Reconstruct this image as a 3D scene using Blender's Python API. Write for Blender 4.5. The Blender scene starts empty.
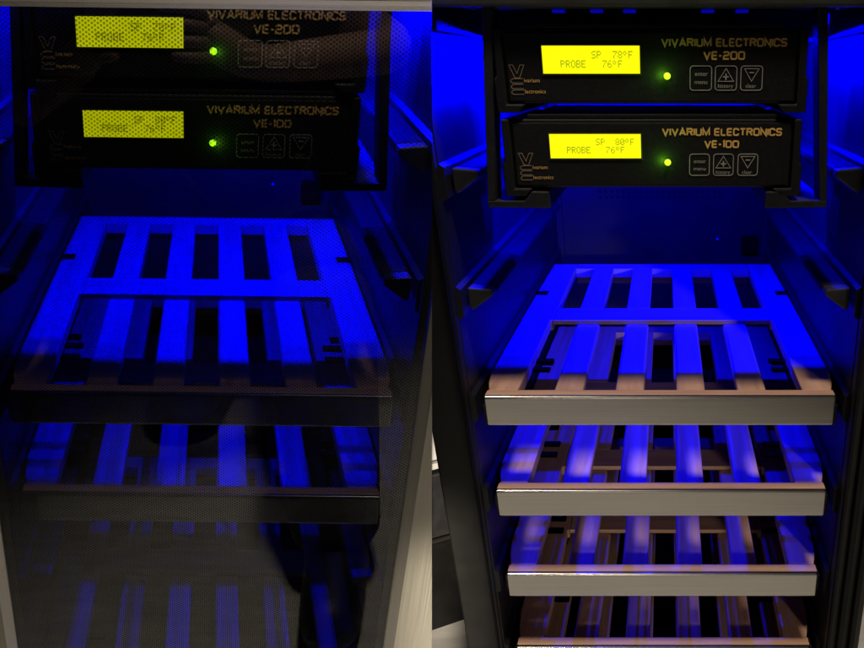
import bpy, bmesh, math, random
from mathutils import Vector, Matrix
random.seed(7)
S = bpy.context.scene
COL = S.collection
PI = math.pi

# ------------------------------------------------------------------ camera
F = 710.0 / 864.0
TH = math.radians(24.0)
CAMP = Vector((0, 0, 0.86))
RIGHT, UP, FWD = Vector((1, 0, 0)), Vector((0, math.sin(TH), math.cos(TH))), Vector((0, math.cos(TH), -math.sin(TH)))
cd = bpy.data.cameras.new('camera'); cam = bpy.data.objects.new('camera', cd); COL.objects.link(cam)
cd.sensor_width = 36; cd.lens = 36 * F; cd.clip_start = 0.01; cd.clip_end = 100
cam.location = CAMP; cam.rotation_euler = (math.radians(90) - TH, 0, 0)
S.camera = cam
S.view_settings.view_transform = 'Standard'; S.view_settings.look = 'None'
S.view_settings.exposure = 0; S.view_settings.gamma = 1
S.cycles.use_denoising = True
S.cycles.max_bounces = 10; S.cycles.transparent_max_bounces = 16
S.cycles.sample_clamp_indirect = 4

def rel(v):      # a vector in camera axes (right, down, forward) as a world vector
    return RIGHT * v[0] - UP * v[1] + FWD * v[2]

class Cab:
    """the frame of one cooler: u across, w up its front, v into its depth (metres)"""
    def __init__(s, O, X, Dn, D, side):
        s.O = CAMP + rel(O); s.X = rel(X); s.U = -rel(Dn); s.D = rel(D); s.side = side
    def P(s, u, w, v): return s.O + s.X * u + s.U * w + s.D * v
RC = Cab((.21386, .0666, .666), (1, 0, 0), (.143, .912, .41), (.296, -.323, .899), 1)
LC = Cab((-.1985, .0586, .610), (1, .0125, 0), (-.129, .8985, .3976), (-.208, -.406, .693), -1)

# ------------------------------------------------------------------ materials
def node(nt, typ, **kw):
    n = nt.nodes.new(typ)
    for k, v in kw.items(): setattr(n, k, v)
    return n
def newmat(name):
    m = bpy.data.materials.new(name); m.use_nodes = True
    return m, m.node_tree, m.node_tree.nodes['Principled BSDF']
def locvec(nt, scale=(1, 1, 1), rnd=True):
    a = node(nt, 'ShaderNodeAttribute', attribute_name='loc')
    mp = node(nt, 'ShaderNodeMapping'); mp.inputs['Scale'].default_value = scale
    nt.links.new(a.outputs['Vector'], mp.inputs['Vector'])
    if rnd:
        oi = node(nt, 'ShaderNodeObjectInfo'); mu = node(nt, 'ShaderNodeMath', operation='MULTIPLY'); mu.inputs[1].default_value = 37.0
        nt.links.new(oi.outputs['Random'], mu.inputs[0])
        cb = node(nt, 'ShaderNodeCombineXYZ'); nt.links.new(mu.outputs[0], cb.inputs[0]); nt.links.new(mu.outputs[0], cb.inputs[1])
        nt.links.new(cb.outputs[0], mp.inputs['Location'])
    return mp.outputs[0]
def plain(name, col, rough=.5, metal=0.0, var=.25, vscale=30, spec=.5, bump=0.0, stretch=(1, 1, 1)):
    m, nt, b = newmat(name)
    vec = locvec(nt, tuple(vscale * s for s in stretch))
    n = node(nt, 'ShaderNodeTexNoise'); n.inputs['Scale'].default_value = 1; n.inputs['Detail'].default_value = 5
    nt.links.new(vec, n.inputs['Vector'])
    r = node(nt, 'ShaderNodeValToRGB')
    r.color_ramp.elements[0].position = .3; r.color_ramp.elements[1].position = .7
    r.color_ramp.elements[0].color = tuple(c * (1 - var) for c in col) + (1,)
    r.color_ramp.elements[1].color = tuple(min(1, c * (1 + var)) for c in col) + (1,)
    nt.links.new(n.outputs['Fac'], r.inputs[0]); nt.links.new(r.outputs[0], b.inputs['Base Color'])
    rr = node(nt, 'ShaderNodeMapRange'); rr.inputs[3].default_value = max(.02, rough * .8); rr.inputs[4].default_value = min(1, rough * 1.2)
    nt.links.new(n.outputs['Fac'], rr.inputs[0]); nt.links.new(rr.outputs[0], b.inputs['Roughness'])
    b.inputs['Metallic'].default_value = metal; b.inputs['Specular IOR Level'].default_value = spec
    if bump:
        bp = node(nt, 'ShaderNodeBump'); bp.inputs['Strength'].default_value = bump; bp.inputs['Distance'].default_value = .001
        nt.links.new(n.outputs['Fac'], bp.inputs['Height']); nt.links.new(bp.outputs[0], b.inputs['Normal'])
    return m
def wood(name, dark, light, stretch):
    m, nt, b = newmat(name)
    vec = locvec(nt, stretch)
    n = node(nt, 'ShaderNodeTexNoise'); n.inputs['Scale'].default_value = 1; n.inputs['Detail'].default_value = 6; n.inputs['Roughness'].default_value = .65
    n.inputs['Distortion'].default_value = .6
    nt.links.new(vec, n.inputs['Vector'])
    n2 = node(nt, 'ShaderNodeTexNoise'); n2.inputs['Scale'].default_value = 6; n2.inputs['Detail'].default_value = 3
    nt.links.new(vec, n2.inputs['Vector'])
    mx = node(nt, 'ShaderNodeMath', operation='MULTIPLY_ADD'); mx.inputs[1].default_value = .35
    nt.links.new(n2.outputs['Fac'], mx.inputs[0]); nt.links.new(n.outputs['Fac'], mx.inputs[2])
    r = node(nt, 'ShaderNodeValToRGB'); r.color_ramp.elements[0].position = .45; r.color_ramp.elements[1].position = .9
    r.color_ramp.elements[0].color = dark + (1,); r.color_ramp.elements[1].color = light + (1,)
    nt.links.new(mx.outputs[0], r.inputs[0]); nt.links.new(r.outputs[0], b.inputs['Base Color'])
    b.inputs['Roughness'].default_value = .38
    bp = node(nt, 'ShaderNodeBump'); bp.inputs['Strength'].default_value = .15; bp.inputs['Distance'].default_value = .0006
    nt.links.new(mx.outputs[0], bp.inputs['Height']); nt.links.new(bp.outputs[0], b.inputs['Normal'])
    return m
def glow(name, col, st):
    m, nt, b = newmat(name)
    b.inputs['Base Color'].default_value = col + (1,); b.inputs['Emission Color'].default_value = col + (1,); b.inputs['Emission Strength'].default_value = st
    return m
def lcd_mat():
    m, nt, b = newmat('lcd_backlight')
    vec = locvec(nt, (60, 60, 60), False)
    n = node(nt, 'ShaderNodeTexNoise'); n.inputs['Scale'].default_value = .6; nt.links.new(vec, n.inputs['Vector'])
    r = node(nt, 'ShaderNodeValToRGB'); r.color_ramp.elements[0].color = (.66, .73, .001, 1); r.color_ramp.elements[1].color = (.92, .92, .004, 1)
    nt.links.new(n.outputs['Fac'], r.inputs[0]); nt.links.new(r.outputs[0], b.inputs['Emission Color'])
    b.inputs['Emission Strength'].default_value = 1.32; b.inputs['Base Color'].default_value = (.1, .1, 0, 1); b.inputs['Roughness'].default_value = .4
    return m
def glass_mats():
    def base(name, dots):
        m = bpy.data.materials.new(name); m.use_nodes = True; nt = m.node_tree; nt.nodes.clear()
        out = node(nt, 'ShaderNodeOutputMaterial')
        tr = node(nt, 'ShaderNodeBsdfTransparent'); tr.inputs[0].default_value = (.63, .64, .65, 1)
        gl = node(nt, 'ShaderNodeBsdfGlossy'); gl.inputs['Roughness'].default_value = .004; gl.inputs[0].default_value = (1, 1, 1, 1)
        fr = node(nt, 'ShaderNodeFresnel'); fr.inputs[0].default_value = 1.75
        ge = node(nt, 'ShaderNodeNewGeometry'); iv = node(nt, 'ShaderNodeMath', operation='SUBTRACT'); iv.inputs[0].default_value = 1; nt.links.new(ge.outputs['Backfacing'], iv.inputs[1])
        ff = node(nt, 'ShaderNodeMath', operation='MULTIPLY'); nt.links.new(fr.outputs[0], ff.inputs[0]); nt.links.new(iv.outputs[0], ff.inputs[1])
        mx = node(nt, 'ShaderNodeMixShader'); nt.links.new(ff.outputs[0], mx.inputs[0]); nt.links.new(tr.outputs[0], mx.inputs[1]); nt.links.new(gl.outputs[0], mx.inputs[2])
        last = mx
        if dots:
            a = node(nt, 'ShaderNodeAttribute', attribute_name='loc'); sp = node(nt, 'ShaderNodeSeparateXYZ'); nt.links.new(a.outputs['Vector'], sp.inputs[0])
            PX, PY = DOT_PX, DOT_PY
            def dist(ou, ow):
                res = []
                for idx, (p, o) in enumerate(((PX, ou), (PY, ow))):
                    ad = node(nt, 'ShaderNodeMath', operation='ADD'); ad.inputs[1].default_value = o
                    nt.links.new(sp.outputs[idx], ad.inputs[0])
                    pp = node(nt, 'ShaderNodeMath', operation='PINGPONG'); pp.inputs[1].default_value = p / 2
                    nt.links.new(ad.outputs[0], pp.inputs[0]); res.append(pp)
                cb = node(nt, 'ShaderNodeCombineXYZ'); nt.links.new(res[0].outputs[0], cb.inputs[0]); nt.links.new(res[1].outputs[0], cb.inputs[1])
                ln = node(nt, 'ShaderNodeVectorMath', operation='LENGTH'); nt.links.new(cb.outputs[0], ln.inputs[0])
                return ln.outputs['Value']
            mn = node(nt, 'ShaderNodeMath', operation='MINIMUM')
            nt.links.new(dist(0, 0), mn.inputs[0]); nt.links.new(dist(PX / 2, PY / 2), mn.inputs[1])
            mr = node(nt, 'ShaderNodeMapRange'); mr.inputs[1].default_value = DOT_R * .8; mr.inputs[2].default_value = DOT_R * 1.15
            mr.inputs[3].default_value = DOT_A; mr.inputs[4].default_value = 0.0
            nt.links.new(mn.outputs[0], mr.inputs[0])
            df = node(nt, 'ShaderNodeBsdfDiffuse'); df.inputs[0].default_value = (.003, .003, .003, 1)
            m2 = node(nt, 'ShaderNodeMixShader'); nt.links.new(mr.outputs[0], m2.inputs[0]); nt.links.new(mx.outputs[0], m2.inputs[1]); nt.links.new(df.outputs[0], m2.inputs[2])
            last = m2
        nt.links.new(last.outputs[0], out.inputs[0])
        return m
    return base('dotted_glass', True), base('clear_glass', False)
DOT_PX, DOT_PY, DOT_R, DOT_A = .0040, .0028, .00082, .6

M = {
 'wood': wood('beech_wood', (.27, .15, .10), (.46, .28, .185), (55, 55, 4)),
 'wood_cross': wood('beech_wood_crossways', (.27, .15, .10), (.46, .28, .185), (4, 55, 55)),
 'steel': plain('brushed_steel', (.47, .46, .43), .24, 1.0, .08, 8, bump=.05, stretch=(1, 120, 120)),
 'steel_door': plain('brushed_door_steel', (.43, .42, .36), .5, 1.0, .08, 8, bump=.05, stretch=(120, 1, 120)),
 'liner': plain('cooler_liner', (.0075, .0075, .008), .42, 0, .15, 25, spec=.25),
 'back': plain('cooler_back_liner', (.008, .008, .0085), .5, 0, .2, 25, spec=.2),
 'black': plain('black_plastic', (.007, .007, .0075), .5, 0, .3, 60),
 'jamb': plain('black_jamb', (.0045, .0048, .0045), .5, 0, .3, 40, spec=.3),
 'gasket': plain('black_rubber', (.003, .003, .0032), .65, 0, .3, 60, spec=.12),
 'case': plain('controller_case', (.0055, .0055, .006), .55, 0, .25, 400, spec=.3, bump=.15),
 'bracket': plain('bracket_steel', (.009, .0095, .009), .55, .0, .25, 200, spec=.35),
 'header': plain('header_plastic', (.03, .031, .027), .45, 0, .2, 40),
 'gold': plain('gold_print', (.75, .46, .12), .5, 0, .15, 300),
 'gold_dim': plain('gold_outline_print', (.26, .20, .12), .5, 0, .2, 300),
 'grey_print': plain('grey_print', (.34, .32, .28), .5, 0, .15, 300),
 'lcd_ink': plain('lcd_ink', (.12, .12, .01), .5, 0, .1, 200),
 'lcd': lcd_mat(),
 'lcd_bezel': plain('lcd_bezel', (.03, .03, .026), .3, 0, .2, 100),
 'green_led': glow('green_led_light', (.50, 1.0, .015), 1.5),
 'blue_led': glow('blue_led_light', (0.0, 0.0, 1.0), .28),
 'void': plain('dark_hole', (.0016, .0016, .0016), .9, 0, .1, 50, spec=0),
 'vent': plain('vent_slots', (.004, .004, .0045), .6, 0, .2, 50, spec=.1),
 'floor': plain('pale_floor', (.66, .65, .62), .45, 0, .16, 9, bump=.1, stretch=(1, 6, 1)),
 'drawer': plain('dark_drawer_front', (.004, .004, .004), .45, 0, .2, 30, spec=.2),
 'white': plain('white_enamel', (.33, .33, .33), .35, 0, .05, 20),
}
# lit ink shows on the backlight: it lets a little of it through
def ink_mat():
    m = M['lcd_ink']; b = m.node_tree.nodes['Principled BSDF']
    b.inputs['Emission Color'].default_value = (.20, .20, .002, 1); b.inputs['Emission Strength'].default_value = 1.0
ink_mat()
M['glass_dots'], M['glass'] = glass_mats()

# ------------------------------------------------------------------ mesh helpers
class MB:
    def __init__(s): s.bm = bmesh.new()
    def box(s, u0, u1, w0, w1, v0, v1):
        vs = [s.bm.verts.new((u, w, v)) for v in (v0, v1) for w in (w0, w1) for u in (u0, u1)]
        for f in ((0, 1, 3, 2), (4, 6, 7, 5), (0, 4, 5, 1), (2, 3, 7, 6), (0, 2, 6, 4), (1, 5, 7, 3)):
            s.bm.faces.new([vs[i] for i in f])
        return s
    def prism(s, pts, a0, a1, axis='v', pts2=None):
        """polygon pts in the two other axes, swept along axis"""
        def mk(p, a):
            return {'v': (p[0], p[1], a), 'w': (p[0], a, p[1]), 'u': (a, p[0], p[1])}[axis]
        A = [s.bm.verts.new(mk(p, a0)) for p in pts]; B = [s.bm.verts.new(mk(p, a1)) for p in (pts2 or pts)]
        n = len(pts)
        s.bm.faces.new(A); s.bm.faces.new(B[::-1])
        for i in range(n): s.bm.faces.new((A[i], A[(i + 1) % n], B[(i + 1) % n], B[i]))
        return s
    def disc(s, u, w, r, v0, v1, n=14, dome=False):
        A = [(u + r * math.cos(2 * PI * i / n), w + r * math.sin(2 * PI * i / n)) for i in range(n)]
        if not dome: return s.prism(A, v0, v1)
        rings = []
        for k in range(4):
            a = k / 4 * PI / 2
            rings.append([s.bm.verts.new((u + r * math.cos(a) * math.cos(2 * PI * i / n), w + r * math.cos(a) * math.sin(2 * PI * i / n), v0 + (v1 - v0) * math.sin(a))) for i in range(n)])
        for k in range(3):
            for i in range(n): s.bm.faces.new((rings[k][i], rings[k][(i + 1) % n], rings[k + 1][(i + 1) % n], rings[k + 1][i]))
        s.bm.faces.new(rings[-1]); s.bm.faces.new(rings[0][::-1])
        return s
    def ribbon(s, pts, t, v0, v1, closed=False):
        n = len(pts); L = []; R = []
        for i, p in enumerate(pts):
            p = Vector(p)
            a = Vector(pts[i - 1]) if (i > 0 or closed) else None
            b = Vector(pts[(i + 1) % n]) if (i < n - 1 or closed) else None
            d0 = (p - a).normalized() if a is not None else None; d1 = (b - p).normalized() if b is not None else None
            if d0 is None: d0 = d1
            if d1 is None: d1 = d0
            n0 = Vector((-d0.y, d0.x)); n1 = Vector((-d1.y, d1.x)); m = (n0 + n1)
            m = m.normalized() if m.length > 1e-6 else n0
            k = t / 2 / max(.35, m.dot(n0))
            L.append(p + m * k); R.append(p - m * k)
        for i in range(n if closed else n - 1):
            j = (i + 1) % n
            s.prism([tuple(L[i]), tuple(L[j]), tuple(R[j]), tuple(R[i])], v0, v1)
        return s
    def build(s, name, mat, cab=None, parent=None, bevel=0, seg=2, mats=None, clip=True, smooth=False, origin=None):
        bm = s.bm
        bmesh.ops.recalc_face_normals(bm, faces=bm.faces)
        if bevel:
            es = [e for e in bm.edges if len(e.link_faces) == 2 and e.calc_face_angle(0) > .35]
            bmesh.ops.bevel(bm, geom=es, offset=bevel, segments=seg, profile=.5, affect='EDGES', clamp_overlap=True)
        if mats:                                   # second material on all but the front faces
            for f in bm.faces: f.material_index = 0 if f.normal.z < -.9 else 1
        lay = bm.verts.layers.float_vector.new('loc')
        for v in bm.verts:
            v[lay] = v.co
            if cab: v.co = cab.P(*v.co)
        if cab and clip:
            xs = [v.co.x * cab.side for v in bm.verts]
            if min(xs) < .0001:
                r = bmesh.ops.bisect_plane(bm, geom=bm.verts[:] + bm.edges[:] + bm.faces[:], plane_co=(cab.side * .0001, 0, 0), plane_no=(-cab.side, 0, 0), clear_outer=True, dist=1e-7)
                bd = [e for e in bm.edges if e.is_boundary]
                if bd: bmesh.ops.holes_fill(bm, edges=bd, sides=0)
        if not bm.verts:
            bm.free(); return None
        bmesh.ops.recalc_face_normals(bm, faces=bm.faces)
        off = Vector(parent.matrix_basis.translation) if parent is not None and parent.type == 'EMPTY' else (parent['off_'] if parent is not None and 'off_' in parent else None)
        off = Vector(off) if off is not None else Vector((0, 0, 0))
        for v in bm.verts: v.co -= off
        me = bpy.data.meshes.new(name); bm.to_mesh(me); bm.free()
        o = bpy.data.objects.new(name, me); COL.objects.link(o)
        for m in (mats or [mat]): me.materials.append(m)
        if smooth or bevel:
            for p in me.polygons: p.use_smooth = smooth
        if parent is not None: o.parent = parent
        o['off_'] = tuple(off)
        return o
def thing(name, label, cat, loc, group=None):
    o = bpy.data.objects.new(name, None); o.empty_display_size = .05; COL.objects.link(o)
    o.location = loc; o['label'] = label; o['category'] = cat
    if group: o['group'] = group
    return o
def dup(root, delta, label, group=None):
    r = root.copy(); COL.objects.link(r); r.location = Vector(root.location) + delta; r['label'] = label
    if group: r['group'] = group
    for ch in list(root.children):
        c = ch.copy(); COL.objects.link(c); c.parent = r
        for g in list(ch.children):
            d = g.copy(); COL.objects.link(d); d.parent = c
    return r

# ------------------------------------------------------------------ lettering
def arc(cx, cy, rx, ry, a0, a1, n=4):
    return [(cx + rx * math.cos(math.radians(a0 + (a1 - a0) * i / n)), cy + ry * math.sin(math.radians(a0 + (a1 - a0) * i / n))) for i in range(n + 1)]
c_ = .24
def rrect(w):   # rounded square loop
    return arc(c_, c_, c_, c_, 180, 270) + arc(w - c_, c_, c_, c_, 270, 360) + arc(w - c_, 1 - c_, c_, c_, 0, 90) + arc(c_, 1 - c_, c_, c_, 90, 180)
GL = {
 'V': (.95, [([(0, 1), (.475, 0), (.95, 1)], 0)]),
 'I': (.0, [([(0, 0), (0, 1)], 0)]),
 'A': (.95, [([(0, 0), (.475, 1), (.95, 0)], 0), ([(.24, .3), (.71, .3)], 0)]),
 'R': (.85, [([(0, 0), (0, 1)] + arc(.63, .78, .22, .22, 90, -90) + [(.12, .56)], 0), ([(.5, .5), (.85, 0)], 0)]),
 'U': (.85, [([(0, 1)] + arc(c_, c_, c_, c_, 180, 270) + arc(.85 - c_, c_, c_, c_, 270, 360) + [(.85, 1)], 0)]),
 'M': (1.05, [([(0, 0), (0, 1), (.525, .1), (1.05, 1), (1.05, 0)], 0)]),
 'E': (.75, [([(.75, 1)] + arc(.12, .88, .12, .12, 90, 180, 2) + arc(.12, .12, .12, .12, 180, 270, 2) + [(.75, 0)], 0), ([(.1, .5), (.7, .5)], 0)]),
 'L': (.7, [([(0, 1)] + arc(.12, .12, .12, .12, 180, 270, 2) + [(.7, 0)], 0)]),
 'C': (.8, [([(.8, .74)] + arc(.8 - c_, 1 - c_, c_, c_, 20, 90, 3) + arc(c_, 1 - c_, c_, c_, 90, 180) + arc(c_, c_, c_, c_, 180, 270) + arc(.8 - c_, c_, c_, c_, 270, 340, 3) + [(.8, .26)], 0)]),
 'T': (.8, [([(0, 1), (.8, 1)], 0), ([(.4, 0), (.4, .9)], 0)]),
 'O': (.88, [(rrect(.88), 1)]), '0': (.88, [(rrect(.88), 1)]),
 'N': (.85, [([(0, 0), (0, 1), (.85, 0), (.85, 1)], 0)]),
 'S': (.8, [([(.8, .82)] + arc(.8 - .2, .8, .2, .2, 30, 90, 2) + arc(.25, .75, .25, .25, 90, 270) + arc(.55, .25, .25, .25, 90, -90) + arc(.2, .2, .2, .2, 270, 210, 2) + [(0, .18)], 0)]),
 '2': (.8, [([(0, .82)] + arc(.2, .8, .2, .2, 150, 90, 2) + arc(.55, .75, .25, .25, 90, -90) + arc(.25, .25, .25, .25, 90, 180, 3) + [(0, 0), (.8, 0)], 0)]),
 '1': (.2, [([(0, .88), (.18, 1), (.18, 0)], 0)]),
 '-': (.4, [([(0, .45), (.4, .45)], 0)]), ' ': (.3, []),
}
def stroke_text(mb, txt, u0, u1, w0, w1, t, v, gap=.34):
    tot = sum(GL[c][0] + gap for c in txt) - gap
    sx = (u1 - u0 - t) / tot; sy = (w1 - w0 - t); x = 0; k = 0
    for c in txt:
        for pl, closed in GL[c][1]:
            k += 1; dv = .00002 * (k % 3)
            mb.ribbon([(u0 + t / 2 + (x + p[0]) * sx, w0 + t / 2 + p[1] * sy) for p in pl], t, v - dv - .0002, v, bool(closed))
        x += GL[c][0] + gap
DOTS = {'S': '01111 10000 10000 01110 00001 00001 11110', 'P': '11110 10001 10001 11110 10000 10000 10000', 'R': '11110 10001 10001 11110 10100 10010 10001',
 'O': '01110 10001 10001 10001 10001 10001 01110', 'B': '11110 10001 10001 11110 10001 10001 11110', 'E': '11111 10000 10000 11110 10000 10000 11111',
 'F': '11111 10000 10000 11110 10000 10000 10000', '7': '11111 00001 00010 00100 01000 01000 01000', '8': '01110 10001 10001 01110 10001 10001 01110',
 '6': '00110 01000 10000 11110 10001 10001 01110', '0': '01110 10001 10011 10101 11001 10001 01110', 'o': '01100 10010 10010 01100 00000 00000 00000'}
def lcd_text(mb, rows, u0, wtops, pitch, h, v):
    dx = pitch / 6.0; dy = h / 7
    for (txt, col), wt in zip(rows, wtops):
        for i, c in enumerate(txt):
            if c == ' ': continue
            for r, line in enumerate(DOTS[c].split()):
                for q, b in enumerate(line):
                    if b == '1':
                        x = u0 + (col + i) * pitch + q * dx; y = wt - r * dy
                        mb.box(x, x + dx * .92, y - dy * .92, y, v - .0002, v)
def font_text(mb, txt, u0, w0, height, v, squeeze=1.0):
    cu = bpy.data.curves.new('lettering', 'FONT'); cu.body = txt; cu.size = 1.0; cu.resolution_u = 3
    o = bpy.data.objects.new('lettering', cu); COL.objects.link(o)
    dg = bpy.context.evaluated_depsgraph_get(); me = o.evaluated_get(dg).to_mesh()
    vs = [mb.bm.verts.new((u0 + p.co.x * height * squeeze, w0 + p.co.y * height, v)) for p in me.vertices]
    for p in me.polygons:
        try: mb.bm.faces.new([vs[i] for i in p.vertices])
        except ValueError: pass
    o.evaluated_get(dg).to_mesh_clear(); bpy.data.objects.remove(o); bpy.data.curves.remove(cu)

# ------------------------------------------------------------------ the coolers
SP = .1074                         # shelf spacing
HW = .178                          # half the inner width
BW = .62                           # depth of the back wall
def make_cooler(cab, label, closed):
    root = thing('wine_cooler', label, 'wine cooler', cab.P(0, -.52, .3))
    bot = -.556 if closed else -.526
    for s in (-1, 1):
        # side wall with a moulded ledge at every shelf level
        prof = [(s * .214, bot), (s * HW, bot)]
        for k in range(-5, 4):
            w = k * SP
            if w - .032 < bot or w + .02 > .33: continue
            prof += [(s * HW, w - .030), (s * (HW - .004), w - .028), (s * (HW - .004), w - .002), (s * HW, w + .001)]
        prof += [(s * HW, .345), (s * .214, .345)]
        MB().prism(prof, .0, BW).build('side_wall', M['liner'], cab, root)
        MB().box(min(s * .1785, s * .2165), max(s * .1785, s * .2165), bot, .3445, -.010, -.0002).build('door_jamb', M['jamb'], cab, root, bevel=.002)
        if not closed:
            for a, b in (((.1795, .184), (.190, .197), (.203, .210)) if s > 0 else ((.1795, .1825),)):
                MB().prism([(s * a, -.0102), (s * b, -.0102), (s * (b - .001), -.016), (s * (a + .001), -.016)], bot, .33, 'w').build('gasket_rib', M['gasket'], cab, root, bevel=.0012)
        # shelf slides
        for k in range(-4, 3):
            w = k * SP - (.0 if k > 0 else .014)
            if k == -2 and closed: w = k * SP
            p = [(s * .1715, w - .004), (s * .150, w - .006), (s * .149, w - .0115), (s * .1685, w - .026), (s * .1715, w - .024)]
            r = MB().prism(p, .030, .47).build('shelf_slide', M['gasket'], cab, root, bevel=.001)
            if r: MB().prism([(a + s * .0006, b) for a, b in p], .014, .0295, 'v', [(a, b) for a, b in p]).build('end_cap', M['black'], cab, r, bevel=.0015)
        MB().box(min(s * .1722, s * .1775), max(s * .1722, s * .1775), .132, .137, .33, .36).build('wall_clip', M['black'], cab, root, bevel=.001)
    MB().box(-.219, .219, bot, .345, BW + .0003, BW + .04).build('back_wall', M['back'], cab, root)
    MB().box(-.219, .219, .3453, .40, 0, BW + .04).build('ceiling', M['back'], cab, root)
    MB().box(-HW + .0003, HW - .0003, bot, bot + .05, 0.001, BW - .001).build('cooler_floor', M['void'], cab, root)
    if not closed:
        MB().box(-.26, .26, .332, .42, -.012, -.0003).build('header_panel', M['header'], cab, root, bevel=.002)
    # back wall fittings
    g = MB()
    for r in range(2):
        for i in range(22): g.box(-.105 + i * .0095, -.1005 + i * .0095, .094 - r * .010, .099 - r * .010, BW - .001, BW)
    g.build('vent_holes', M['vent'], cab, root)
    MB().box(.135, .163, -.012, .02, BW - .008, BW).build('square_vent', M['void'], cab, root, bevel=.002)
    MB().disc(.094, .013, .0025, BW, BW - .003, 10, True).build('sensor', M['white'], cab, root, smooth=True)
    MB().box(-HW, -HW + .010, bot + .0505, .30, BW - .010, BW - .0005).build('corner_trim', M['back'], cab, root)
    MB().box(HW - .010, HW, bot + .0505, .30, BW - .010, BW - .0005).build('corner_trim', M['back'], cab, root)
    # LED strip under the ceiling
    st = MB().box(-.165, .165, .338, .3448, .175, .278).build('led_strip', M['black'], cab, root, bevel=.001)
    for sg in (.175, .275): MB().box(-.165, .165, .3175, .3379, sg, sg + .003).build('skirt', M['black'], cab, st)
    for i in range(8):
        u = -.14 + i * .04
        MB().box(u - .004, u + .004, .333, .3378, .235, .243).build('led', M['blue_led'], cab, st, bevel=.001)
    for s in (-1, 1):
        a, b = sorted((s * .166, s * .1776))
        MB().box(a, b, .3165, .3450, .004, .60).build('housing_skirt', M['black'], cab, root, bevel=.001)  # LED housing skirt, added to give the wall top its dark band
    st2 = MB().box(-.13, .13, .3315, .3448, .006, .018).build('led_strip', M['black'], cab, root, bevel=.001)
    for u in (-.0735, -.0445, -.0195, .040, .066):
        MB().box(u - .005, u + .005, .3290, .3314, .008, .014).build('led', M['blue_led'], cab, st2, bevel=.001)
    for i in range(5):
        u = -.11 + i * .055
        ld = bpy.data.lights.new('blue_led_lamp', 'POINT'); ld.energy = BLUE * (1.35 if closed else 1.0); ld.color = (0.0, .0, 1.0); ld.shadow_soft_size = .004
        lo = bpy.data.objects.new('blue_led_lamp', ld); COL.objects.link(lo); lo.location = cab.P(u, .3185, .24)
    return root
BLUE = 16

def make_shelf(cab, level, label, group):
    w0 = -level * SP
    root = thing('wine_shelf', label, 'wine shelf', cab.P(0, w0 - .017, .25), group)
    T = .014
    MB().box(-.165, .165, w0 - .031, w0 + .001, -.006, .0).build('steel_front', M['steel'], cab, root, bevel=.0026, seg=7, smooth=False)
    MB().box(-.1645, .1645, w0 - .022, w0 + .0004, .0002, .0115).build('front_rail', M['wood_cross'], cab, root, bevel=.001)
    for s in (-1, 1):
        st = [(s * .1355, .0118), (s * .163, .0118), (s * .1675, .03), (s * .1705, .055), (s * .1705, .330), (s * .162, .331), (s * .162, .343), (s * .1705, .344), (s * .1695, .497), (s * .1325, .497), (s * .1325, .221), (s * .1355, .2205)]
        MB().prism(st, w0 - T, w0, 'w').build('side_stile', M['wood'], cab, root, bevel=.0012)
        a, b = sorted((s * .155, s * .1712)); MB().box(a, b, w0 - .012, w0 + .0008, .327, .345).build('stop_pin', M['void'], cab, root, bevel=.0008)
        for q in (.085, .110):
            a, b = sorted((s * .117, s * .1353)); MB().box(a, b, w0 - .0135, w0 - .0105, q, q + .010).build('stop_pin', M['void'], cab, root, bevel=.0008)
    # rear board: cross rails and short slats flush with each other
    MB().box(-.1322, .1322, w0 - .006, w0, .221, .2688).build('cross_rail', M['wood_cross'], cab, root, bevel=.0008)
    MB().box(-.1322, .1322, w0 - T, w0, .467, .497).build('rear_rail', M['wood_cross'], cab, root, bevel=.0006)
    for i in range(-2, 2):
        c = (i + .5) * .0593
        MB().box(c - .0146, c + .0146, w0 - T, w0, .2690, .4668).build('rear_slat', M['wood'], cab, root, bevel=.0004)
        MB().box(c - .0140, c + .0140, w0 - .016, w0 - .005, .0118, .2207).build('front_slat', M['wood'], cab, root, bevel=.0025, seg=3)
    MB().box(-.132, .132, w0 - .026, w0 - .0143, .476, .496).build('under_rail', M['wood_cross'], cab, root)
    return root

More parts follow.
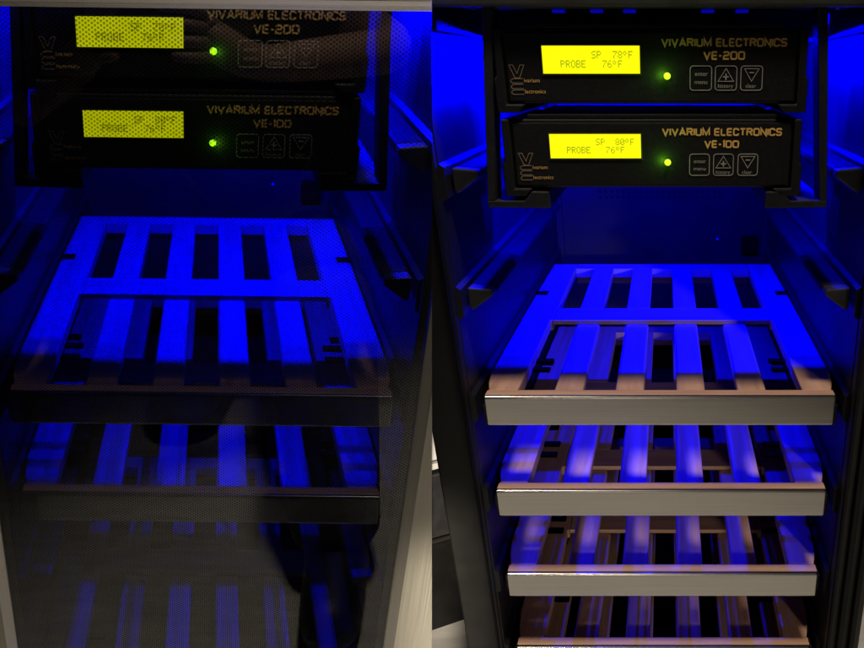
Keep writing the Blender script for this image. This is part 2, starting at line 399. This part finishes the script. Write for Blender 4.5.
def make_thermostat(cab, dw, model, temp, label, upper):
    """dw shifts the upper unit's height"""
    if upper: wt, wb, u0, u1 = .3175, .2630, -.1165, .1093
    else: wt, wb, u0, u1 = .2513, .1965, -.1165, .1090
    wt += dw; wb += dw
    root = thing('thermostat', label, 'thermostat', cab.P(0, wb, .06), 'reptile thermostats hanging in the coolers')
    MB().box(u0, u1, wb, wt, .0, .176).build('case', M['case'], cab, root, bevel=.0015)
    MB().box(u0 + .002, u1 - .002, wb + .002, wt - .003, -.0012, -.0001).build('face_plate', M['case'], cab, root, bevel=.0005)
    MB().box(u0 + .014, u1 - .012, wt + .0004, wt + .0038, .001, .173).build('top_lip', M['case'], cab, root, bevel=.0008)
    for s, e in ((-1, u0), (1, u1)):
        p = [(e + s * .0003, wt), (e + s * .0062, wt), (e + s * .0064, wt - .034), (e + s * .0085, wt - .036), (e + s * .0080, wb - .0065), (e - s * .0085, wb - .0068), (e - s * .0140, wb - .0004), (e + s * .0003, wb - .0004)]
        MB().prism(p, -.004, .178).build('end_bracket', M['case'], cab, root, bevel=.0012)
    V = -.0013
    # screen
    if upper: a, b, c, d = -.0866, -.0121, .2853, .3054
    else: a, b, c, d = -.0857, -.0127, .2206, .2397
    c += dw; d += dw
    bz = MB().box(a - .0012, b + .0012, c - .0014, d + .0010, -.0018, V).build('screen_bezel', M['lcd_bezel'], cab, root, bevel=.0004)
    MB().box(a, b, c, d, -.0022, -.0019).build('screen', M['lcd'], cab, bz)
    p = (b - a) / 18.6; h = (d - c)
    t = MB(); lcd_text(t, ((('SP  ' + temp + 'oF'), 6), ('PROBE   76oF', 0)), a + (b - a) * .185, (d - h * .19, d - h * .52), p, h * .27, -.00225)
    t.build('screen_text', M['lcd_ink'], cab, bz)
    # indicator
    le = MB().disc(.0088, (.2835 if upper else .2172) + dw, .0034, V - .0004, V, 16).build('indicator_rim', M['black'], cab, root)
    MB().disc(.0088, (.2835 if upper else .2172) + dw, .0026, V - .0005, V - .0030, 14, True).build('indicator_light', M['green_led'], cab, le, smooth=True)
    gl_ = bpy.data.lights.new('green_led_lamp', 'POINT'); gl_.energy = .007; gl_.color = (.25, 1.0, .02); gl_.shadow_soft_size = .001
    go_ = bpy.data.objects.new('green_led_lamp', gl_); COL.objects.link(go_); go_.location = cab.P(.0088, (.2835 if upper else .2172) + dw, V - .0075)
    # print
    o1, o2 = (.3046, .3108) if upper else (.2382, .2444)
    m1, m2 = (.2953, .3016) if upper else (.2287, .2348)
    t = MB(); stroke_text(t, 'VIVARIUM ELECTRONICS', .0043, .1001, o1 + dw, o2 + dw, .00128, V)
    stroke_text(t, model, .0364 if upper else .0381, .0685 if upper else .0661, m1 + dw, m2 + dw, .00128, V)
    t.build('gold_lettering', M['gold'], cab, root)
    lw = (.2916 if upper else .2245) + dw; lu = -.1129 if upper else -.1118
    t = MB()
    t.ribbon([(lu, lw), (lu + .0030, lw), (lu + .0058, lw - .0062), (lu + .0086, lw), (lu + .0116, lw), (lu + .0076, lw - .0094), (lu + .0040, lw - .0094)], .0005, V - .0002, V, True)
    for q in (0, .0042, .0084):
        t.ribbon([(lu + .0100, lw - .0100 - q), (lu + .0022, lw - .0100 - q), (lu + .0006, lw - .0112 - q), (lu + .0006, lw - .0124 - q), (lu + .0018, lw - .0132 - q), (lu + .0100, lw - .0132 - q)], .0005, V - .0002 - .00002, V)
    t.build('emblem_outline', M['gold_dim'], cab, root)
    t = MB(); font_text(t, 'ivarium', lu + .0106, lw - .0126, .0042, V - .0003); font_text(t, 'lectronics', lu + .0106, lw - .0208, .0042, V - .0003)
    t.build('emblem_lettering', M['gold'], cab, root)
    # buttons
    bt = (.2909 if upper else .2239) + dw
    for i, bu in enumerate((.0265, .0459, .0657)):
        W, H = (.0166, .0178) if upper else (.0160, .0172)
        r = .0022
        loop = arc(bu + r, bt - H + r, r, r, 180, 270, 3) + arc(bu + W - r, bt - H + r, r, r, 270, 360, 3) + arc(bu + W - r, bt - r, r, r, 0, 90, 3) + arc(bu + r, bt - r, r, r, 90, 180, 3)
        bb = MB(); bb.ribbon(loop, .0006, V - .0003, V, True)
        bo = bb.build('button', M['grey_print'], cab, root)
        t = MB(); cx = bu + W / 2
        if i == 0:
            font_text(t, 'enter', cx - .0048, bt - .0072, .0046, V - .0003); font_text(t, 'menu', cx - .0050, bt - .0132, .0046, V - .0003)
        elif i == 1:
            t.ribbon([(cx - .0060, bt - .0112), (cx, bt - .0018), (cx + .0060, bt - .0112)], .0005, V - .0003, V, True)
            t.box(cx - .0022, cx + .0022, bt - .0084, bt - .0075, V - .0004, V); t.box(cx - .00045, cx + .00045, bt - .0103, bt - .0056, V - .00045, V)
            font_text(t, 'history', cx - .0062, bt - .0160, .0042, V - .0003)
        else:
            t.ribbon([(cx - .0056, bt - .0020), (cx, bt - .0112), (cx + .0056, bt - .0020)], .0005, V - .0003, V, True)
            t.box(cx - .0018, cx + .0018, bt - .0052, bt - .0044, V - .0004, V)
            font_text(t, 'clear', cx - .0046, bt - .0160, .0042, V - .0003)
        t.build('button_symbol', M['grey_print'], cab, bo)
    return root

def make_bracket(cab, label):
    root = thing('hanging_bracket', label, 'bracket', cab.P(0, .18, .03), 'metal brackets hanging under the cooler ceilings')
    for s in (-1, 1):
        q = [(-.1287, .3330), (-.1212, .3330), (-.1339, .1862), (-.1400, .1862)]
        MB().prism([(s * -1 * a, b) for a, b in q], -.004, .022).build('hanger_arm', M['bracket'], cab, root, bevel=.0008)
        q = [(-.1402, .18605), (-.1098, .1858), (-.1030, .1936), (-.0893, .1932), (-.0889, .1796), (-.1402, .1804)]
        MB().prism([(s * -1 * a, b) for a, b in q], -.004, .182).build('support_foot', M['bracket'], cab, root, bevel=.0008)
        a, b = sorted((s * .1215, s * .1500))
        fl = MB().box(a, b, .3335, .3375, -.002, .03).build('mounting_flange', M['bracket'], cab, root, bevel=.0008)
        if fl: MB().prism([(s * .14 + .003 * math.cos(i), .015 + .003 * math.sin(i)) for i in [k * PI / 4 for k in range(8)]], .3318, .3334, 'w').build('screw', M['steel'], cab, fl)
    return root

make_cooler(RC, 'open black wine cooler on the right with its steel-fronted shelves bare', False)
make_cooler(LC, 'wine cooler behind a closed steel-framed door of dotted glass, on the left side', True)
GR, GLs = 'slatted shelves in the open cooler', 'slatted shelves behind the dotted glass door'
names = ['topmost slatted wooden shelf of the open cooler, its upper side bathed in bright blue light', 'second slatted shelf from the top of the open cooler', 'third slatted shelf from the top of the open cooler', 'lowest steel-fronted shelf in view in the open cooler, its front cut by the photo edge', 'slatted shelf hidden lowest under the other shelves of the open cooler']
s0 = make_shelf(RC, 0, names[0], GR)
for k in range(1, 5): dup(s0, RC.U * (-k * SP), names[k], GR)
l0 = make_shelf(LC, 0, 'upper steel-fronted slatted shelf behind the dotted glass, glowing blue across its back', GLs)
dup(l0, LC.U * (-SP), 'lower steel-fronted slatted shelf behind the dotted glass, under the brightest shelf', GLs)
dup(l0, LC.U * (-.392), 'deepest slatted shelf behind the dotted glass, its slats under greyish reflections at the bottom', GLs)
make_thermostat(RC, 0, 'VE-200', '78', 'black thermostat reading SP 78 in the open cooler, model VE-200, upper of the pair', True)
make_thermostat(RC, 0, 'VE-100', '80', 'black thermostat reading SP 80 in the open cooler, model VE-100, lower of the pair', False)
make_thermostat(LC, -.0045, 'VE-200', '78', 'upper black thermostat behind the dotted glass, its yellow screen just under the door frame', True)
make_thermostat(LC, -.0025, 'VE-100', '80', 'lower black thermostat behind the dotted glass, its yellow screen nearer the shelves', False)
make_bracket(RC, 'black metal hanger holding the two thermostats under the ceiling of the open cooler')
make_bracket(LC, 'black metal hanger behind the dotted glass holding the two dim thermostats')

# the closed door of the left cooler
def make_door(cab, root):
    v0, v1 = -.052, -.030
    ot = .345; ob = -.548; ou = .230; iu = .1838; it = .3150
    def stile(s): return [(s * ou, v1), (s * ou, v0 + .002), (s * (ou - .002), v0), (s * iu, v0), (s * (iu - .0075), v0 + .010), (s * (iu - .0075), v1)]
    d = MB()
    d.prism(stile(-1), ob, ot, 'w')
    fr = d.build('door', M['steel_door'], cab, root)
    MB().prism(stile(1), ob, ot, 'w').build('frame_stile', M['steel_door'], cab, fr)
    MB().prism([(it - .001, v0 + .004), (it + .002, v0 + .001), (it + .010, v0 - .003), (ot, v0 - .012), (ot, v1), (it - .0045, v1), (it - .0045, v0 + .008)], -iu + .0005, iu + .04, 'u').build('frame_top', M['steel'], cab, fr)
    for s in (-1, 1):
        a, b = sorted((s * .1690, s * .1758))
        MB().box(a, b, ob, it - .006, v0 + .014, v1 - .004).build('glass_seal', M['black'], cab, fr, bevel=.001)
    MB().box(-.1755, .1755, ob + .01, it - .0045, -.043, -.0375).build('glass_pane', None, cab, fr, mats=[M['glass_dots'], M['glass']])
    return fr
lroot = [o for o in S.objects if o.name.startswith('wine_cooler') and 'closed' in o['label']][0]
make_door(LC, lroot)

# ------------------------------------------------------------------ surroundings
fl = MB(); fl.box(-6, 6, -9, 4, -.02, 0)
o = fl.build('floor', M['floor']); o['kind'] = 'structure'
def rbox(name, mat, c, size, rz, parent=None, bevel=.002):
    m = MB(); m.box(-size[0] / 2, size[0] / 2, -size[1] / 2, size[1] / 2, 0, size[2])
    o = m.build(name, mat, None, None, bevel=bevel)
    for v in o.data.vertices:
        v.co = Matrix.Rotation(rz, 3, 'Z') @ v.co
    if parent: o.parent = parent; o.location = Vector(c) - parent.location
    else: o.location = c
    return o
RZ = math.radians(23)
def along(a, b, z): return Vector((-.02 + a * math.cos(RZ) - b * math.sin(RZ), .779 + a * math.sin(RZ) + b * math.cos(RZ), z))
t = thing('drawer_unit', 'low dark drawer unit with a thin steel trim, in the gap between the two coolers', 'drawer unit', along(.06, .08, 0))
rbox('carcass', M['drawer'], along(.06, .085, .004), (.118, .14, .285), RZ, t)
rbox('drawer_front', M['drawer'], along(.06, .007, .004), (.12, .014, .166), RZ, t)
rbox('steel_trim', M['steel'], along(.06, .004, .1715), (.12, .020, .006), RZ, t, .001)
rbox('drawer_front', M['black'], along(.06, .007, .179), (.12, .014, .108), RZ, t)
t = thing('storage_box', 'white lidded box standing on the dark drawer unit between the coolers', 'box', along(.055, .07, .2895))
rbox('box_body', M['white'], along(.055, .07, .2895), (.10, .11, .10), RZ, t, .004)
rbox('lid', M['white'], along(.055, .07, .3897), (.106, .116, .016), RZ, t, .004)
rbox('base_rim', M['white'], along(.055, .009, .2905), (.104, .008, .010), RZ, t, .002)

# ------------------------------------------------------------------ light
w = bpy.data.worlds.new('World'); S.world = w; w.use_nodes = True
w.node_tree.nodes['Background'].inputs[0].default_value = (1.0, .86, .70, 1); w.node_tree.nodes['Background'].inputs[1].default_value = .004
ld = bpy.data.lights.new('room_lamp', 'SPOT'); ld.shadow_soft_size = .12; ld.spot_size = math.radians(54); ld.spot_blend = .9; ld.energy = 135; ld.color = (1.0, .87, .71)
lo = bpy.data.objects.new('room_lamp', ld); COL.objects.link(lo); lo.location = (.12, .22, 2.3)
lo.rotation_euler = (math.radians(0), 0, 0)

ld = bpy.data.lights.new('front_fill_spot', 'SPOT'); ld.energy = 190; ld.color = (1.0, .84, .68); ld.spot_size = math.radians(11); ld.spot_blend = .6; ld.shadow_soft_size = .12  # added fill, warms only the open cooler's front; not a known fixture
lo = bpy.data.objects.new('front_fill_spot', ld); COL.objects.link(lo); lo.location = (.7, -3.0, 1.25)
lo.rotation_euler = (Vector((.42, .6, .30)) - Vector(lo.location)).to_track_quat('-Z', 'Y').to_euler()
ld = bpy.data.lights.new('gap_fill_spot', 'SPOT'); ld.energy = 1500; ld.color = (1.0, .86, .68); ld.spot_size = math.radians(6.4); ld.spot_blend = .3; ld.shadow_soft_size = .03  # added narrow beam to brighten the gap between the coolers
lo = bpy.data.objects.new('gap_fill_spot', ld); COL.objects.link(lo); lo.location = (.0, -2.6, 1.15)
lo.scale = (.26, 1, 1)
lo.rotation_euler = (Vector((.008, .8, .17)) - Vector(lo.location)).to_track_quat('-Z', 'Y').to_euler()

# ------------------------------------------------------------------ the photographer, seen mirrored in the glass
def skin(name, verts, edges, mat, root=0, parent=None, sub=2):
    me = bpy.data.meshes.new(name); me.from_pydata([v[:3] for v in verts], edges, []); 
    o = bpy.data.objects.new(name, me); COL.objects.link(o)
    md = o.modifiers.new('skin', 'SKIN'); md.use_smooth_shade = True
    for i, sv in enumerate(me.skin_vertices[0].data):
        r = verts[i][3]; sv.radius = (r, verts[i][4] if len(verts[i]) > 4 else r); sv.use_root = (i == root)
    sb = o.modifiers.new('sub', 'SUBSURF'); sb.levels = sub; sb.render_levels = sub
    dg = bpy.context.evaluated_depsgraph_get()
    new = bpy.data.meshes.new_from_object(o.evaluated_get(dg))
    bpy.data.objects.remove(o); bpy.data.meshes.remove(me)
    new.materials.clear(); new.materials.append(mat)
    o = bpy.data.objects.new(name, new); COL.objects.link(o)
    if parent: o.parent = parent
    return o
M['skin'] = plain('skin', (.50, .30, .22), .5, 0, .12, 40)
M['shirt'] = plain('dark_shirt', (.02, .02, .022), .8, 0, .2, 60)
M['trousers'] = plain('dark_trousers', (.03, .03, .035), .8, 0, .2, 60)
M['hair'] = plain('dark_hair', (.02, .014, .01), .6, 0, .3, 90)
PXc, PYc = -.40, -.50
def make_person():
    V, E = [], []
    def add(p, r, prev=None):
        V.append((*p, r)); i = len(V) - 1
        if prev is not None: E.append((prev, i))
        return i
    pel = add((PXc, PYc - .05, .44), .13)
    ab = add((PXc, PYc - .02, .60), .12, pel); ch = add((PXc, PYc + .03, .80), .14, ab)
    nk = add((PXc, PYc + .08, .93), .055, ch); hd = add((PXc, PYc + .11, 1.00), .075, nk); tp = add((PXc, PYc + .12, 1.10), .085, hd)
    for s in (-1, 1):
        sh = add((PXc + s * .19, PYc + .03, .86), .06, ch)
        el = add((PXc + s * .34, PYc + .22, .80 if s > 0 else .70), .042, sh)
        wr = add((PXc + s * .13, PYc + .39, .785), .028, el)
        pm = add((PXc + s * .085, PYc + .41, .815), .034, wr)
        for k in range(4):
            b = add((PXc + s * .078, PYc + .425, .800 + k * .019), .0095, pm)
            c = add((PXc + s * .066, PYc + .455, .800 + k * .021), .009, b)
            add((PXc + s * (.035 - .004 * k), PYc + .462, .803 + k * .021), .008, c)
        t1 = add((PXc + s * .070, PYc + .39, .845), .011, pm); add((PXc + s * .045, PYc + .385, .872), .0095, t1)
        hp = add((PXc + s * .10, PYc - .03, .40), .08, pel)
        if s < 0:
            kn = add((PXc - .14, PYc + .20, .095), .07, hp); an = add((PXc - .13, PYc - .20, .065), .045, kn); add((PXc - .13, PYc - .36, .05), .035, an)
        else:
            kn = add((-.18, -.06, .45), .040, hp); cf = add((-.172, .0, .30), .034, kn); an = add((-.16, .08, .085), .026, cf); add((-.152, .18, .040), .016, an)
    body = skin('person', V, E, M['skin'])
    body['label'] = 'kneeling person in dark clothes holding up a phone, mirrored in the dotted glass'; body['category'] = 'person'
    C, F2 = [], []
    def addc(p, r, prev=None):
        C.append((*p, r)); i = len(C) - 1
        if prev is not None: F2.append((prev, i))
        return i
    a = addc((PXc, PYc - .04, .46), .145); b = addc((PXc, PYc - .02, .60), .135, a); c = addc((PXc, PYc + .03, .80), .155, b); addc((PXc, PYc + .065, .90), .065, c)
    for s in (-1, 1):
        d = addc((PXc + s * .19, PYc + .03, .86), .075, c); addc((PXc + s * .28, PYc + .14, .83 if s > 0 else .77), .062, d)
    skin('shirt', C, F2, M['shirt'], 0, body)
    C.clear(); F2.clear()
    a = addc((PXc, PYc - .05, .44), .145)
    for s in (-1, 1):
        d = addc((PXc + s * .10, PYc - .03, .40), .112, a)
        if s < 0: e = addc((PXc - .14, PYc + .20, .092), .080, d); addc((PXc - .13, PYc - .18, .065), .056, e)
        else: e = addc((-.18, -.06, .47), .080, d); pass
    skin('trousers', C, F2, M['trousers'], 0, body)
    skin('trousers', [(-.18, -.06, .50, .080), (-.18, -.045, .43, .092), (-.172, .005, .29, .090), (-.162, .07, .12, .080), (-.159, .088, .055, .080)], [(0, 1), (1, 2), (2, 3), (3, 4)], M['trousers'], 0, body)
    skin('shoe', [(-.16, .035, .056, .058), (-.155, .14, .052, .056), (-.15, .27, .042, .046)], [(0, 1), (1, 2)], M['black'], 0, body)
    skin('shoe', [(PXc - .13, PYc - .22, .052, .050), (PXc - .13, PYc - .40, .045, .042)], [(0, 1)], M['black'], 0, body)
    skin('hair', [(PXc, PYc + .09, 1.05, .090), (PXc, PYc + .09, 1.12, .095)], [(0, 1)], M['hair'], 0, body)
    return body
make_person()
ph = MB(); ph.box(-.038, .038, -.0045, .0045, -.075, .075)
pt = thing('phone', 'black phone held up by the kneeling person, mirrored in the glass', 'phone', (PXc, PYc + .44, .845))
pb = ph.build('phone_body', M['black'], bevel=.003); pb.parent = pt
lm = MB()
for a, b in ((.018, .055), (.018, .032)):
    lm.prism([(a + .007 * math.cos(k * PI / 8), b + .007 * math.sin(k * PI / 8)) for k in range(16)], .0046, .0062, 'v')
lo_ = lm.build('lens', M['lcd_bezel']); lo_.data.transform(Matrix.Rotation(math.radians(90), 4, 'X') @ Matrix.Scale(-1, 4, (0, 0, 1))); lo_.parent = pt

for o in S.objects:
    if 'off_' in o: del o['off_']
